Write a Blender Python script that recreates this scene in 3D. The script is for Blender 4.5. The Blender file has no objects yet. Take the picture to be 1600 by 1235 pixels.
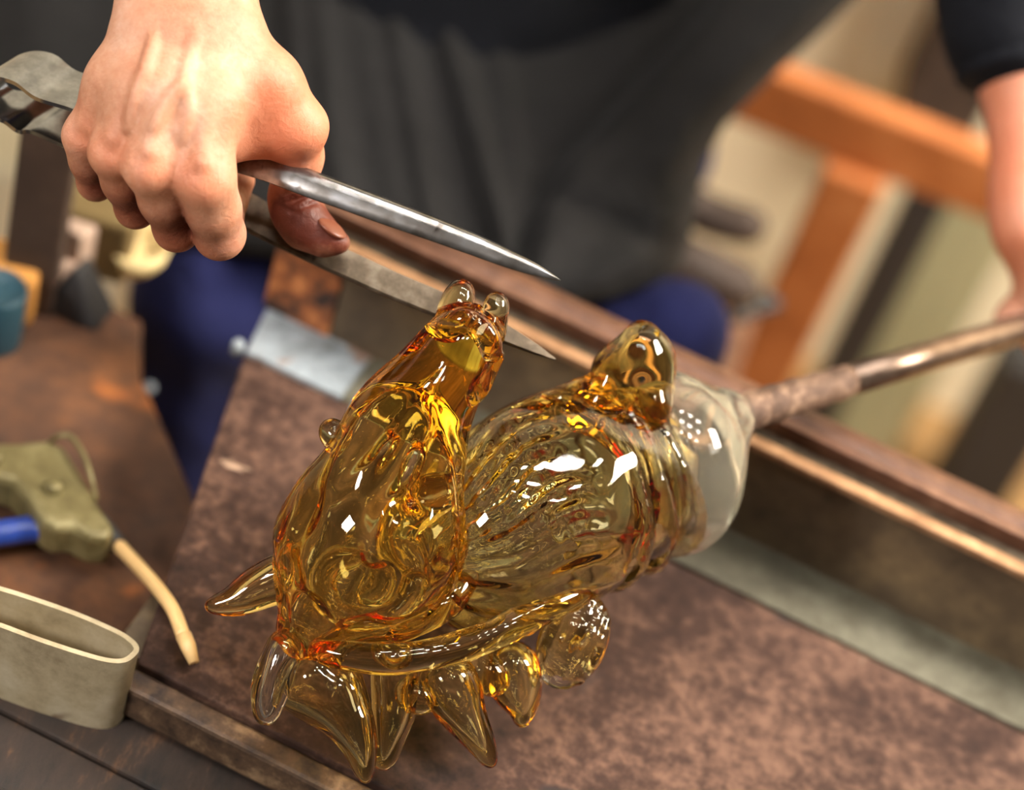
import bpy, math, random
import numpy as np
from mathutils import Vector, Matrix

random.seed(7)
np.random.seed(7)
SC = bpy.context.scene
COL = SC.collection

# ------------------------------------------------------------------ camera
IW, IH = 1600.0, 1235.0
LENS = 75.0
FPX = IW * LENS / 36.0
PITCH = math.radians(42.0)
ROLL = math.radians(20.0)
CAM = np.array([0.0, 0.0, 1.42])
FWD = np.array([0.0, math.cos(PITCH), -math.sin(PITCH)])
X0 = np.array([1.0, 0.0, 0.0])
Y0 = np.array([0.0, math.sin(PITCH), math.cos(PITCH)])
RGT = X0 * math.cos(ROLL) + Y0 * math.sin(ROLL)
DWN = X0 * math.sin(ROLL) - Y0 * math.cos(ROLL)

cam_data = bpy.data.cameras.new('camera')
cam_data.lens = LENS
cam_data.sensor_width = 36.0
cam_data.clip_start = 0.02
cam_data.dof.use_dof = True
cam_data.dof.focus_distance = 0.835
cam_data.dof.aperture_fstop = 3.2
cam = bpy.data.objects.new('camera', cam_data)
COL.objects.link(cam)
m = Matrix.Identity(4)
for r in range(3):
    m[r][0] = RGT[r]; m[r][1] = -DWN[r]; m[r][2] = -FWD[r]; m[r][3] = CAM[r]
cam.matrix_world = m
SC.camera = cam

# ------------------------------------------------------------------ world, lights, exposure
world = bpy.data.worlds.new('workshop_air')
SC.world = world
world.use_nodes = True
bg = world.node_tree.nodes['Background']
bg.inputs['Color'].default_value = (1.0, 0.86, 0.70, 1)
bg.inputs['Strength'].default_value = 0.07

def area_light(name, loc, target, size, size_y, power, color):
    d = bpy.data.lights.new(name, 'AREA')
    d.shape = 'RECTANGLE'; d.size = size; d.size_y = size_y
    d.energy = power; d.color = color
    o = bpy.data.objects.new(name, d)
    COL.objects.link(o)
    o.location = loc
    o.rotation_euler = (Vector(target) - Vector(loc)).to_track_quat('-Z', 'Y').to_euler()
    return o

area_light('window_daylight', (-1.35, -0.85, 2.15), (0.0, 0.75, 0.8), 0.42, 0.36, 33, (1.0, 0.95, 0.9))
area_light('back_wall_fill', (1.25, 1.0, 2.15), (0.50, 1.75, 0.55), 0.6, 0.6, 80, (1.0, 0.93, 0.82))  # unseen fill light added to brighten the back wall

SC.view_settings.view_transform = 'Standard'
SC.view_settings.look = 'None'
SC.view_settings.exposure = 0.38
SC.view_settings.gamma = 1.0
SC.view_settings.use_curve_mapping = False
SC.cycles.use_denoising = True
SC.cycles.max_bounces = 20
SC.cycles.transmission_bounces = 20
SC.cycles.glossy_bounces = 8
SC.cycles.transparent_max_bounces = 16
SC.cycles.sample_clamp_indirect = 8.0
SC.cycles.blur_glossy = 0.3

# ------------------------------------------------------------------ space helpers
def W(px, py, d):
    """point seen at pixel (px,py) at axial depth d"""
    return CAM + d * FWD + (px - IW / 2) * d / FPX * RGT + (py - IH / 2) * d / FPX * DWN

def T(px, py, z):
    """where the ray through a pixel meets the horizontal plane at height z"""
    ray = FWD + (px - IW / 2) / FPX * RGT + (py - IH / 2) / FPX * DWN
    return CAM + ray * ((z - CAM[2]) / ray[2])

def rp(r, d):
    return r * d / FPX

UPV = np.array([0, 0, 1.0])
def unit(v):
    v = np.asarray(v, float)
    return v / (np.linalg.norm(v) + 1e-12)

# ------------------------------------------------------------------ object helpers
def tag(o, label=None, cat=None, group=None, kind=None):
    if label: o['label'] = label
    if cat: o['category'] = cat
    if group: o['group'] = group
    if kind: o['kind'] = kind
    return o

def thing(name, loc, label, cat, group=None):
    o = bpy.data.objects.new(name, None)
    o.empty_display_size = 0.02
    COL.objects.link(o)
    o.location = Vector([float(c) for c in loc])
    return tag(o, label, cat, group)

def origin_of(o):
    p = np.zeros(3)
    while o is not None:
        p = p + np.array(o.location)
        o = o.parent
    return p

def mesh_obj(name, verts, faces, mat, parent=None, smooth=True, normals=None, color=None, origin=None):
    verts = np.asarray(verts, float)
    if origin is None:
        origin = np.array([0.0, 0, 0]) if parent is not None else verts.mean(0)
        if parent is None:
            origin[2] = verts[:, 2].min()
        else:
            origin = origin_of(parent)
    loc = verts - origin
    me = bpy.data.meshes.new(name)
    if isinstance(faces, np.ndarray):
        n = len(faces); k = faces.shape[1]
        me.vertices.add(len(loc)); me.vertices.foreach_set('co', loc.ravel())
        me.loops.add(n * k); me.loops.foreach_set('vertex_index', faces.ravel().astype(np.int32))
        me.polygons.add(n)
        me.polygons.foreach_set('loop_start', np.arange(0, n * k, k, dtype=np.int32))
        me.update(calc_edges=True); me.validate()
    else:
        me.from_pydata([tuple(v) for v in loc], [], [tuple(int(i) for i in f) for f in faces])
        me.update()
    if smooth:
        me.polygons.foreach_set('use_smooth', np.ones(len(me.polygons), dtype=bool))
    if normals is not None:
        me.normals_split_custom_set_from_vertices([tuple(n) for n in normals])
    if color is not None:
        for an, vals in color.items():
            at = me.attributes.new(an, 'FLOAT', 'POINT')
            at.data.foreach_set('value', np.asarray(vals, np.float32))
    me.materials.append(mat)
    o = bpy.data.objects.new(name, me)
    COL.objects.link(o)
    if parent is not None:
        o.parent = parent
    else:
        o.location = Vector([float(c) for c in origin])
    return o

def bevel(o, w, seg=2, angle=40):
    b = o.modifiers.new('bevel', 'BEVEL'); b.width = w; b.segments = seg
    b.limit_method = 'ANGLE'; b.angle_limit = math.radians(angle)
    return o

def box_geo(c, ax, ay, az, hx, hy, hz):
    c = np.asarray(c, float)
    vs = []
    for sz in (-1, 1):
        for sx, sy in ((-1, -1), (1, -1), (1, 1), (-1, 1)):
            vs.append(c + ax * hx * sx + ay * hy * sy + az * hz * sz)
    fs = [(0, 3, 2, 1), (4, 5, 6, 7), (0, 1, 5, 4), (1, 2, 6, 5), (2, 3, 7, 6), (3, 0, 4, 7)]
    if np.dot(np.cross(ax, ay), az) < 0:
        fs = [f[::-1] for f in fs]
    return vs, fs

def box_obj(name, c, ax, ay, az, hx, hy, hz, mat, parent=None, bev=0.002):
    v, f = box_geo(c, ax, ay, az, hx, hy, hz)
    o = mesh_obj(name, v, f, mat, parent, smooth=False)
    if bev: bevel(o, bev)
    return o

def prism(name, poly, z0, z1, mat, parent=None, bev=0.001):
    """poly: list of world xy(z ignored), extruded z0..z1"""
    n = len(poly)
    area = sum(poly[i][0] * poly[(i + 1) % n][1] - poly[(i + 1) % n][0] * poly[i][1] for i in range(n))
    if area < 0: poly = poly[::-1]
    v = [(p[0], p[1], z0) for p in poly] + [(p[0], p[1], z1) for p in poly]
    f = [tuple(range(n - 1, -1, -1)), tuple(range(n, 2 * n))]
    for i in range(n):
        j = (i + 1) % n
        f.append((i, j, n + j, n + i))
    o = mesh_obj(name, v, f, mat, parent, smooth=False)
    if bev: bevel(o, bev)
    return o

def catmull(pts, n):
    pts = np.asarray(pts, float)
    P = np.vstack([2 * pts[0] - pts[1], pts, 2 * pts[-1] - pts[-2]])
    out = []
    segs = len(pts) - 1
    for i in range(segs):
        p0, p1, p2, p3 = P[i], P[i + 1], P[i + 2], P[i + 3]
        for t in np.linspace(0, 1, n, endpoint=False):
            out.append(0.5 * ((2 * p1) + (-p0 + p2) * t + (2 * p0 - 5 * p1 + 4 * p2 - p3) * t * t + (-p0 + 3 * p1 - 3 * p2 + p3) * t ** 3))
    out.append(pts[-1])
    return np.array(out)

def loft(rings, closed=True, caps=True):
    rings = [np.asarray(r, float) for r in rings]
    n = len(rings[0]); v = np.vstack(rings); f = []
    for i in range(len(rings) - 1):
        for j in range(n if closed else n - 1):
            k = (j + 1) % n
            f.append((i * n + j, i * n + k, (i + 1) * n + k, (i + 1) * n + j))
    if caps:
        f.append(tuple(range(n - 1, -1, -1)))
        b = (len(rings) - 1) * n
        f.append(tuple(range(b, b + n)))
    return v, f

def tube_geo(path, radii, n=14, caps=True, squash=1.0, upv=None):
    path = np.asarray(path, float)
    if np.isscalar(radii): radii = [radii] * len(path)
    rings = []
    prev = None
    for i, p in enumerate(path):
        a = path[max(i - 1, 0)]; b = path[min(i + 1, len(path) - 1)]
        t = unit(b - a)
        ref = prev if prev is not None else (np.array([0, 0, 1.0]) if abs(t[2]) < 0.9 else np.array([1.0, 0, 0]))
        if upv is not None: ref = upv
        s = unit(ref - t * np.dot(ref, t)); prev = s
        q = np.cross(t, s)
        ang = np.linspace(0, 2 * math.pi, n, endpoint=False)
        rings.append([p + radii[i] * (math.cos(a_) * s * squash + math.sin(a_) * q) for a_ in ang])
    return loft(rings, True, caps)

def tube(name, path, radii, mat, parent=None, n=14, squash=1.0, upv=None):
    v, f = tube_geo(path, radii, n, True, squash, upv)
    return mesh_obj(name, v, f, mat, parent)

def strip_geo(path, wvecs, th):
    """flat strip: centre path, full half-width vectors, thickness"""
    path = np.asarray(path, float)
    rings = []
    for i, p in enumerate(path):
        t = unit(path[min(i + 1, len(path) - 1)] - path[max(i - 1, 0)])
        w = np.asarray(wvecs[i], float)
        n = unit(np.cross(t, w))
        rings.append([p - w + n * th / 2, p + w + n * th / 2, p + w - n * th / 2, p - w - n * th / 2])
    return loft(rings)

# ------------------------------------------------------------------ signed distance meshing
class Field:
    def __init__(self, lo, hi, h):
        self.lo = np.asarray(lo, float); self.h = h
        self.n = np.maximum(((np.asarray(hi) - self.lo) / h).astype(int) + 2, 4)
        self.D = np.full(self.n, 1e3, np.float32)
    def _box(self, lo, hi):
        a = np.clip(np.floor((lo - self.lo) / self.h).astype(int), 0, self.n)
        b = np.clip(np.ceil((hi - self.lo) / self.h).astype(int) + 1, 0, self.n)
        return a, b
    def _pts(self, a, b):
        ax = [self.lo[i] + self.h * np.arange(a[i], b[i], dtype=np.float32) for i in range(3)]
        return np.meshgrid(*ax, indexing='ij')
    def _merge(self, a, b, d, k, sub):
        S = self.D[a[0]:b[0], a[1]:b[1], a[2]:b[2]]
        if sub:
            d = -d
            if k > 0:
                hh = np.maximum(k - np.abs(S - d), 0) / k
                S[...] = np.maximum(S, d) + hh * hh * k * 0.25
            else:
                S[...] = np.maximum(S, d)
        elif k > 0:
            hh = np.maximum(k - np.abs(S - d), 0) / k
            S[...] = np.minimum(S, d) - hh * hh * k * 0.25
        else:
            S[...] = np.minimum(S, d)
    def cone(self, p, q, r1, r2, k=0.004, sub=False, marg=0.012):
        p = np.asarray(p, float); q = np.asarray(q, float)
        R = max(r1, r2) + k + marg
        a, b = self._box(np.minimum(p, q) - R, np.maximum(p, q) + R)
        if np.any(b <= a): return
        X, Y, Z = self._pts(a, b)
        v = q - p; L = float(np.dot(v, v)) + 1e-12
        t = np.clip(((X - p[0]) * v[0] + (Y - p[1]) * v[1] + (Z - p[2]) * v[2]) / L, 0, 1)
        d = np.sqrt((X - p[0] - t * v[0]) ** 2 + (Y - p[1] - t * v[1]) ** 2 + (Z - p[2] - t * v[2]) ** 2) - (r1 + (r2 - r1) * t)
        self._merge(a, b, d.astype(np.float32), k, sub)
    def chain(self, pts, rads, k=0.004, sub=False, sm=0):
        pts = np.asarray(pts, float); rads = np.asarray(rads, float)
        if sm:
            P = catmull(np.hstack([pts, rads[:, None]]), sm)
            pts, rads = P[:, :3], np.maximum(P[:, 3], 1e-4)
        for i in range(len(pts) - 1):
            self.cone(pts[i], pts[i + 1], rads[i], rads[i + 1], k, sub)
    def ell(self, c, axes, rad, k=0.004, sub=False, marg=0.012):
        c = np.asarray(c, float)
        R = max(rad) + k + marg
        a, b = self._box(c - R, c + R)
        if np.any(b <= a): return
        X, Y, Z = self._pts(a, b)
        X = X - c[0]; Y = Y - c[1]; Z = Z - c[2]
        k0 = 0; k1 = 0
        for ax, r_ in zip(axes, rad):
            u = X * ax[0] + Y * ax[1] + Z * ax[2]
            k0 = k0 + (u / r_) ** 2; k1 = k1 + (u / r_ ** 2) ** 2
        k0 = np.sqrt(k0); k1 = np.sqrt(k1) + 1e-9
        self._merge(a, b, (k0 * (k0 - 1) / k1).astype(np.float32), k, sub)
    def all_pts(self):
        return self._pts(np.zeros(3, int), self.n)
    def wobble(self, amp, wl, seed, n=5):
        rs = np.random.RandomState(seed)
        X, Y, Z = self.all_pts()
        s = 0
        for i in range(n):
            v = rs.normal(size=3); v = v / np.linalg.norm(v) * 2 * math.pi / (wl * rs.uniform(0.7, 1.5))
            s = s + np.sin(X * v[0] + Y * v[1] + Z * v[2] + rs.uniform(0, 6.28))
        return (s * (amp / n ** 0.5)).astype(np.float32)
    def shell(self, t):
        self.D = np.maximum(self.D, -(self.D + t))
    def mesh(self):
        D = self.D; h = self.h
        n = np.array(D.shape)
        cor = [(0, 0, 0), (1, 0, 0), (0, 1, 0), (1, 1, 0), (0, 0, 1), (1, 0, 1), (0, 1, 1), (1, 1, 1)]
        neg = D < 0
        cnt = np.zeros(n - 1, np.int8)
        for c in cor:
            cnt += neg[c[0]:n[0] - 1 + c[0], c[1]:n[1] - 1 + c[1], c[2]:n[2] - 1 + c[2]]
        mask = (cnt > 0) & (cnt < 8)
        idx = np.argwhere(mask)
        val = np.stack([D[idx[:, 0] + c[0], idx[:, 1] + c[1], idx[:, 2] + c[2]] for c in cor], 1).astype(np.float64)
        acc = np.zeros((len(idx), 3)); num = np.zeros(len(idx))
        for i in range(8):
            for j in range(i + 1, 8):
                if sum(abs(cor[i][q] - cor[j][q]) for q in range(3)) != 1: continue
                va, vb = val[:, i], val[:, j]
                cr = (va < 0) != (vb < 0)
                t = np.where(cr, va / np.where(cr, va - vb, 1), 0)
                ca, cb = np.array(cor[i], float), np.array(cor[j], float)
                acc += np.where(cr[:, None], ca + t[:, None] * (cb - ca), 0)
                num += cr
        V = idx + acc / num[:, None]
        ids = np.full(n - 1, -1, np.int64)
        ids[mask] = np.arange(len(idx))
        quads = []
        for ax in range(3):
            a1, a2 = (ax + 1) % 3, (ax + 2) % 3
            sl0 = [slice(None)] * 3; sl1 = [slice(None)] * 3
            sl0[ax] = slice(0, n[ax] - 1); sl1[ax] = slice(1, n[ax])
            s0 = neg[tuple(sl0)]; s1 = neg[tuple(sl1)]
            e = np.argwhere(s0 != s1)
            e = e[(e[:, a1] > 0) & (e[:, a2] > 0) & (e[:, a1] < n[a1] - 1) & (e[:, a2] < n[a2] - 1)]
            ins = s0[tuple(e.T)]
            def cid(o1, o2):
                q = e.copy(); q[:, a1] += o1; q[:, a2] += o2
                return ids[tuple(q.T)]
            q = np.stack([cid(-1, -1), cid(0, -1), cid(0, 0), cid(-1, 0)], 1)
            q[~ins] = q[~ins][:, ::-1]
            quads.append(q)
        F = np.vstack(quads)
        F = F[(F >= 0).all(1)]
        # smooth a little, then pull back onto the surface
        def samp(P):
            P = np.clip(P, 0, n - 1.001)
            b = P.astype(int); fr = P - b
            out = 0
            for c in cor:
                w = np.prod([fr[:, q] if c[q] else 1 - fr[:, q] for q in range(3)], 0)
                out = out + w * D[b[:, 0] + c[0], b[:, 1] + c[1], b[:, 2] + c[2]]
            return out
        def grad(P):
            g = np.zeros_like(P)
            for q in range(3):
                o = np.zeros(3); o[q] = 0.9
                g[:, q] = samp(P + o) - samp(P - o)
            return g / (np.linalg.norm(g, axis=1, keepdims=True) + 1e-12)
        for _ in range(2):
            s = np.zeros_like(V); c = np.zeros(len(V))
            cen = V[F].mean(1)
            for q in range(4):
                for x in range(3):
                    s[:, x] += np.bincount(F[:, q], cen[:, x], len(V))
                c += np.bincount(F[:, q], minlength=len(V))
            V = 0.5 * V + 0.5 * s / np.maximum(c, 1)[:, None]
            g = grad(V)
            V = V - g * np.clip(samp(V) / h, -0.6, 0.6)[:, None] * 0.8
        N = grad(V)
        return self.lo + V * h, F, N

def field_for(points, pad, h):
    P = np.asarray(points, float)
    return Field(P.min(0) - pad, P.max(0) + pad, h)

# ------------------------------------------------------------------ materials
def srgb(r, g, b):
    f = lambda c: (c / 255 / 12.92) if c / 255 <= 0.04045 else ((c / 255 + 0.055) / 1.055) ** 2.4
    return (f(r), f(g), f(b), 1.0)

class Mat:
    def __init__(self, name):
        self.m = bpy.data.materials.new(name); self.m.use_nodes = True
        self.t = self.m.node_tree; self.p = self.t.nodes['Principled BSDF']
        self.co = self.t.nodes.new('ShaderNodeTexCoord')
    def node(self, kind, **kw):
        n = self.t.nodes.new(kind)
        for k, v in kw.items():
            if k in n.inputs: n.inputs[k].default_value = v
            else: setattr(n, k, v)
        return n
    def link(self, a, b): self.t.links.new(a, b)
    def noise(self, scale, detail=4, rough=0.6, dist=0.0, vec=None, stretch=None):
        n = self.node('ShaderNodeTexNoise', Scale=scale, Detail=detail, Roughness=rough, Distortion=dist)
        src = vec or self.co.outputs['Object']
        if stretch:
            mp = self.node('ShaderNodeMapping'); mp.inputs['Scale'].default_value = stretch
            self.link(src, mp.inputs['Vector']); src = mp.outputs['Vector']
        self.link(src, n.inputs['Vector'])
        return n.outputs['Fac']
    def ramp(self, fac, stops):
        r = self.node('ShaderNodeValToRGB')
        el = r.color_ramp.elements
        while len(el) < len(stops): el.new(0.5)
        for e, (p, c) in zip(el, stops):
            e.position = p; e.color = c if len(c) == 4 else (*c, 1)
        self.link(fac, r.inputs['Fac'])
        return r.outputs['Color']
    def mix(self, fac, a, b, mode='MIX'):
        n = self.node('ShaderNodeMix', data_type='RGBA', blend_type=mode)
        for sock, v in ((n.inputs[0], fac), (n.inputs[6], a), (n.inputs[7], b)):
            if isinstance(v, (int, float)): sock.default_value = v
            elif isinstance(v, tuple): sock.default_value = v
            else: self.link(v, sock)
        return n.outputs[2]
    def bump(self, fac, strength=0.3, dist=0.002, prev=None):
        b = self.node('ShaderNodeBump', Strength=strength, Distance=dist)
        self.link(fac, b.inputs['Height'])
        if prev is not None: self.link(prev, b.inputs['Normal'])
        self.link(b.outputs['Normal'], self.p.inputs['Normal'])
        return b.outputs['Normal']
    def color(self, c):
        if isinstance(c, tuple): self.p.inputs['Base Color'].default_value = c
        else: self.link(c, self.p.inputs['Base Color'])
    def set(self, **kw):
        for k, v in kw.items():
            s = self.p.inputs[k.replace('_', ' ')]
            if isinstance(v, (int, float, tuple)): s.default_value = v
            else: self.link(v, s)
        return self

def blotch_mat(name, dark, mid, light, scale, rough=0.6, metallic=0.0, fine=4.0, bump=0.25, bdist=0.001, stretch=None, extra=None, lo=0.3, hi=0.7):
    M = Mat(name)
    n1 = M.noise(scale, 6, 0.65, 0.3, stretch=stretch)
    n2 = M.noise(scale * fine, 5, 0.7, stretch=stretch)
    f = M.mix(0.45, n1, n2)
    c = M.ramp(f, [(lo, dark), ((lo + hi) / 2, mid), (hi, light)])
    if extra:
        for (sc_, th, wd, col) in extra:
            n3 = M.noise(sc_, 3, 0.5, 0.2)
            mk = M.ramp(n3, [(th, (0, 0, 0)), (th + wd, (1, 1, 1))])
            c = M.mix(mk, c, col)
    M.color(c)
    M.set(Roughness=rough, Metallic=metallic)
    if bump: M.bump(n2, bump, bdist)
    return M.m

def plain_mat(name, col, rough=0.5, metallic=0.0, var=0.15, scale=40, bump=0.1, bdist=0.0005):
    d = tuple(c * (1 - var) for c in col[:3]) + (1,)
    l = tuple(min(1, c * (1 + var)) for c in col[:3]) + (1,)
    return blotch_mat(name, d, col, l, scale, rough, metallic, bump=bump, bdist=bdist)

def cloth_mat(name, col, sheen=0.25, scale=900):
    M = Mat(name)
    n1 = M.noise(9, 4, 0.6)
    d = tuple(c * 0.72 for c in col[:3]) + (1,); l = tuple(c * 1.3 for c in col[:3]) + (1,)
    M.color(M.ramp(n1, [(0.3, d), (0.7, l)]))
    M.set(Roughness=0.85)
    M.p.inputs['Sheen Weight'].default_value = sheen
    M.p.inputs['Sheen Roughness'].default_value = 0.5
    M.p.inputs['Specular IOR Level'].default_value = 0.12
    n2 = M.noise(scale, 2, 0.5)
    b1 = M.bump(M.noise(24, 4, 0.55), 0.6, 0.008)
    M.bump(n2, 0.25, 0.0006, b1)
    return M.m

def glass_mat(name, col, density, rough=0.0, tint=(1, 1, 1, 1), bump=0.0, wall_haze=0.0):
    m_ = bpy.data.materials.new(name); m_.use_nodes = True
    t = m_.node_tree; t.nodes.remove(t.nodes['Principled BSDF'])
    g = t.nodes.new('ShaderNodeBsdfGlass'); g.inputs['IOR'].default_value = 1.5
    g.inputs['Roughness'].default_value = rough
    g.inputs['Color'].default_value = tint
    v = t.nodes.new('ShaderNodeVolumeAbsorption')
    v.inputs['Color'].default_value = col; v.inputs['Density'].default_value = density
    out = t.nodes['Material Output']
    t.links.new(g.outputs[0], out.inputs['Surface']); t.links.new(v.outputs[0], out.inputs['Volume'])
    if wall_haze:
        df = t.nodes.new('ShaderNodeBsdfTranslucent'); df.inputs['Color'].default_value = (0.86, 0.82, 0.68, 1)
        dd = t.nodes.new('ShaderNodeBsdfDiffuse'); dd.inputs['Color'].default_value = (0.86, 0.82, 0.68, 1)
        ad = t.nodes.new('ShaderNodeMixShader'); ad.inputs[0].default_value = 0.5
        mx = t.nodes.new('ShaderNodeMixShader'); mx.inputs[0].default_value = wall_haze
        t.links.new(df.outputs[0], ad.inputs[1]); t.links.new(dd.outputs[0], ad.inputs[2])
        t.links.new(g.outputs[0], mx.inputs[1]); t.links.new(ad.outputs[0], mx.inputs[2])
        t.links.new(mx.outputs[0], out.inputs['Surface'])
    if bump:
        co = t.nodes.new('ShaderNodeTexCoord'); n = t.nodes.new('ShaderNodeTexNoise')
        n.inputs['Scale'].default_value = 60; n.inputs['Detail'].default_value = 2
        b = t.nodes.new('ShaderNodeBump'); b.inputs['Strength'].default_value = bump; b.inputs['Distance'].default_value = 0.004
        t.links.new(co.outputs['Object'], n.inputs['Vector']); t.links.new(n.outputs['Fac'], b.inputs['Height'])
        t.links.new(b.outputs['Normal'], g.inputs['Normal'])
    return m_

# skin: knuckle flush and grime come from per-point values of the hand itself
def skin_mat():
    M = Mat('skin')
    n1 = M.noise(28, 5, 0.6)
    base = M.ramp(n1, [(0.3, srgb(176, 112, 82)), (0.52, srgb(202, 148, 118)), (0.72, srgb(216, 174, 150))])
    base = M.mix(0.5, base, M.ramp(M.noise(420, 4, 0.7), [(0.35, (0.42, 0.36, 0.34)), (0.65, (0.60, 0.60, 0.60))]), 'SOFT_LIGHT')
    fl = M.node('ShaderNodeAttribute', attribute_name='flush')
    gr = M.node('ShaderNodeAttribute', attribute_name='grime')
    base = M.mix(fl.outputs['Fac'], base, srgb(214, 120, 84))
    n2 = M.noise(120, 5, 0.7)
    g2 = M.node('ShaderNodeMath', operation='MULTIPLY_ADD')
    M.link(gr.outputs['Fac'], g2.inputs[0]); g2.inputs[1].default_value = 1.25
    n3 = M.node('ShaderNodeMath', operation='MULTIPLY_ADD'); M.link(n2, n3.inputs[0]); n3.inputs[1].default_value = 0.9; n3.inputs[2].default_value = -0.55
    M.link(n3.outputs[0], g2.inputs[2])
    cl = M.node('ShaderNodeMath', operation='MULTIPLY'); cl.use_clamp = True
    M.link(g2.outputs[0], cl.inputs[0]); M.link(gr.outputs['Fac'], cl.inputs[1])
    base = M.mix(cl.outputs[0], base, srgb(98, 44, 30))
    M.color(base)
    M.set(Roughness=0.47)
    M.p.inputs['Subsurface Weight'].default_value = 0.12
    M.p.inputs['Subsurface Radius'].default_value = (0.006, 0.0022, 0.001)
    M.p.inputs['Subsurface Scale'].default_value = 0.5
    M.p.inputs['Specular IOR Level'].default_value = 0.4
    w = M.node('ShaderNodeTexVoronoi', Scale=900.0, feature='DISTANCE_TO_EDGE')
    M.link(M.co.outputs['Object'], w.inputs['Vector'])
    b1 = M.bump(M.noise(260, 5, 0.65, 1.2), 0.5, 0.0009)
    M.bump(w.outputs['Distance'], 0.10, 0.0006, b1)
    return M.m

MAT = {}
MAT['skin'] = skin_mat()
MAT['nail'] = plain_mat('nail', srgb(124, 70, 50), 0.35)
MAT['apron'] = cloth_mat('black_apron_cloth', (0.0120, 0.0112, 0.0110, 1), 0.03)
MAT['shirt'] = cloth_mat('black_shirt_cloth', (0.0065, 0.007, 0.0095, 1), 0.02)
MAT['jeans'] = cloth_mat('blue_work_cloth', (0.0125, 0.0145, 0.058, 1), 0.03)
MAT['steel'] = blotch_mat('worn_steel', srgb(88, 80, 72), srgb(132, 128, 124), srgb(170, 170, 173), 60, 0.26, 0.95, bump=0.04, bdist=0.0004, extra=[(90, 0.68, 0.06, srgb(60, 46, 36))], stretch=(1, 1, 1))
MAT['steel_bright'] = blotch_mat('bright_spring_steel', srgb(100, 100, 104), srgb(142, 145, 152), srgb(186, 190, 198), 25, 0.14, 1.0, bump=0.05, bdist=0.0003)
MAT['steel_dull'] = blotch_mat('dull_brown_steel', srgb(50, 40, 32), srgb(88, 76, 62), srgb(124, 112, 96), 45, 0.42, 0.8, bump=0.15, bdist=0.0004, extra=[(70, 0.66, 0.05, srgb(52, 40, 32))])
MAT['sheet'] = blotch_mat('rusted_sheet', srgb(30, 19, 15), srgb(60, 41, 33), srgb(108, 80, 65), 14, 0.75, 0.0, fine=9, bump=0.3, bdist=0.0012, lo=0.36, hi=0.64,
                          extra=[(22, 0.66, 0.06, srgb(46, 36, 34)), (34, 0.72, 0.04, srgb(176, 146, 122))])
MAT['sheet'].node_tree.nodes['Principled BSDF'].inputs['Specular IOR Level'].default_value = 0.2
MAT['strip'] = blotch_mat('grey_flange', srgb(58, 54, 44), srgb(92, 87, 72), srgb(130, 126, 108), 12, 0.5, 0.4, bump=0.2)
MAT['pale_paint'] = blotch_mat('pale_paint', srgb(92, 94, 94), srgb(136, 144, 149), srgb(168, 176, 182), 30, 0.55, 0.0, bump=0.15, extra=[(38, 0.62, 0.06, srgb(120, 92, 74))])
MAT['web'] = blotch_mat('dark_channel_steel', srgb(62, 50, 39), srgb(100, 84, 64), srgb(140, 118, 86), 14, 0.6, 0.3, bump=0.3)
MAT['rust'] = blotch_mat('orange_rust', srgb(48, 34, 28), srgb(150, 88, 48), srgb(206, 132, 76), 26, 0.8, 0.0, bump=0.4, lo=0.38, hi=0.6)
MAT['rail'] = blotch_mat('worn_rail', srgb(66, 42, 30), srgb(106, 72, 54), srgb(156, 118, 94), 20, 0.45, 0.3, bump=0.2)
MAT['rail_dark'] = blotch_mat('brown_rail', srgb(58, 36, 24), srgb(88, 56, 38), srgb(126, 86, 60), 20, 0.5, 0.2, bump=0.2)
MAT['lip'] = blotch_mat('worn_lip', srgb(44, 32, 25), srgb(92, 70, 52), srgb(160, 130, 98), 34, 0.6, 0.2, fine=3, bump=0.4, bdist=0.0015, lo=0.38, hi=0.66)
MAT['edge'] = blotch_mat('bare_edge', srgb(112, 78, 52), srgb(158, 118, 84), srgb(200, 162, 124), 30, 0.45, 0.3, bump=0.1)
MAT['bench'] = blotch_mat('burnt_bench', srgb(40, 28, 21), srgb(86, 55, 35), srgb(138, 88, 50), 9, 0.7, 0.1, fine=5, bump=0.4, bdist=0.002,
                          extra=[(12, 0.63, 0.08, srgb(186, 108, 46))])
MAT['bench_dark'] = blotch_mat('charred_board', srgb(20, 15, 12), srgb(48, 34, 25), srgb(118, 80, 50), 12, 0.8, 0.0, fine=4, bump=0.4, bdist=0.002, stretch=(2.6, 0.8, 1), lo=0.40, hi=0.72)
MAT['wood'] = blotch_mat('orange_timber', srgb(140, 76, 34), srgb(178, 104, 52), srgb(202, 130, 76), 7, 0.6, 0.0, bump=0.2, extra=[(14, 0.68, 0.05, srgb(120, 66, 34))])
MAT['wood_dark'] = blotch_mat('dark_timber', srgb(40, 28, 20), srgb(62, 46, 36), srgb(86, 66, 52), 8, 0.7, 0.0, bump=0.2)
MAT['cream_wall'] = blotch_mat('cream_wall', srgb(214, 198, 160), srgb(226, 212, 180), srgb(234, 224, 198), 3, 0.9, 0.0, bump=0.05)
MAT['floor'] = blotch_mat('tan_concrete', srgb(128, 96, 56), srgb(158, 122, 76), srgb(182, 146, 98), 4, 0.85, 0.0, bump=0.1)
MAT['pale_green'] = blotch_mat('pale_green_metal', srgb(140, 140, 112), srgb(160, 158, 124), srgb(186, 176, 142), 10, 0.55, 0.1, bump=0.05, stretch=(1, 1, 0.15))
MAT['black'] = plain_mat('black_iron', (0.018, 0.017, 0.018, 1), 0.6)
MAT['olive'] = blotch_mat('olive_cast_metal', srgb(78, 70, 42), srgb(112, 102, 66), srgb(148, 138, 98), 30, 0.5, 0.35, bump=0.3)
MAT['blue'] = plain_mat('blue_plastic', srgb(34, 60, 138), 0.35)
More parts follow.
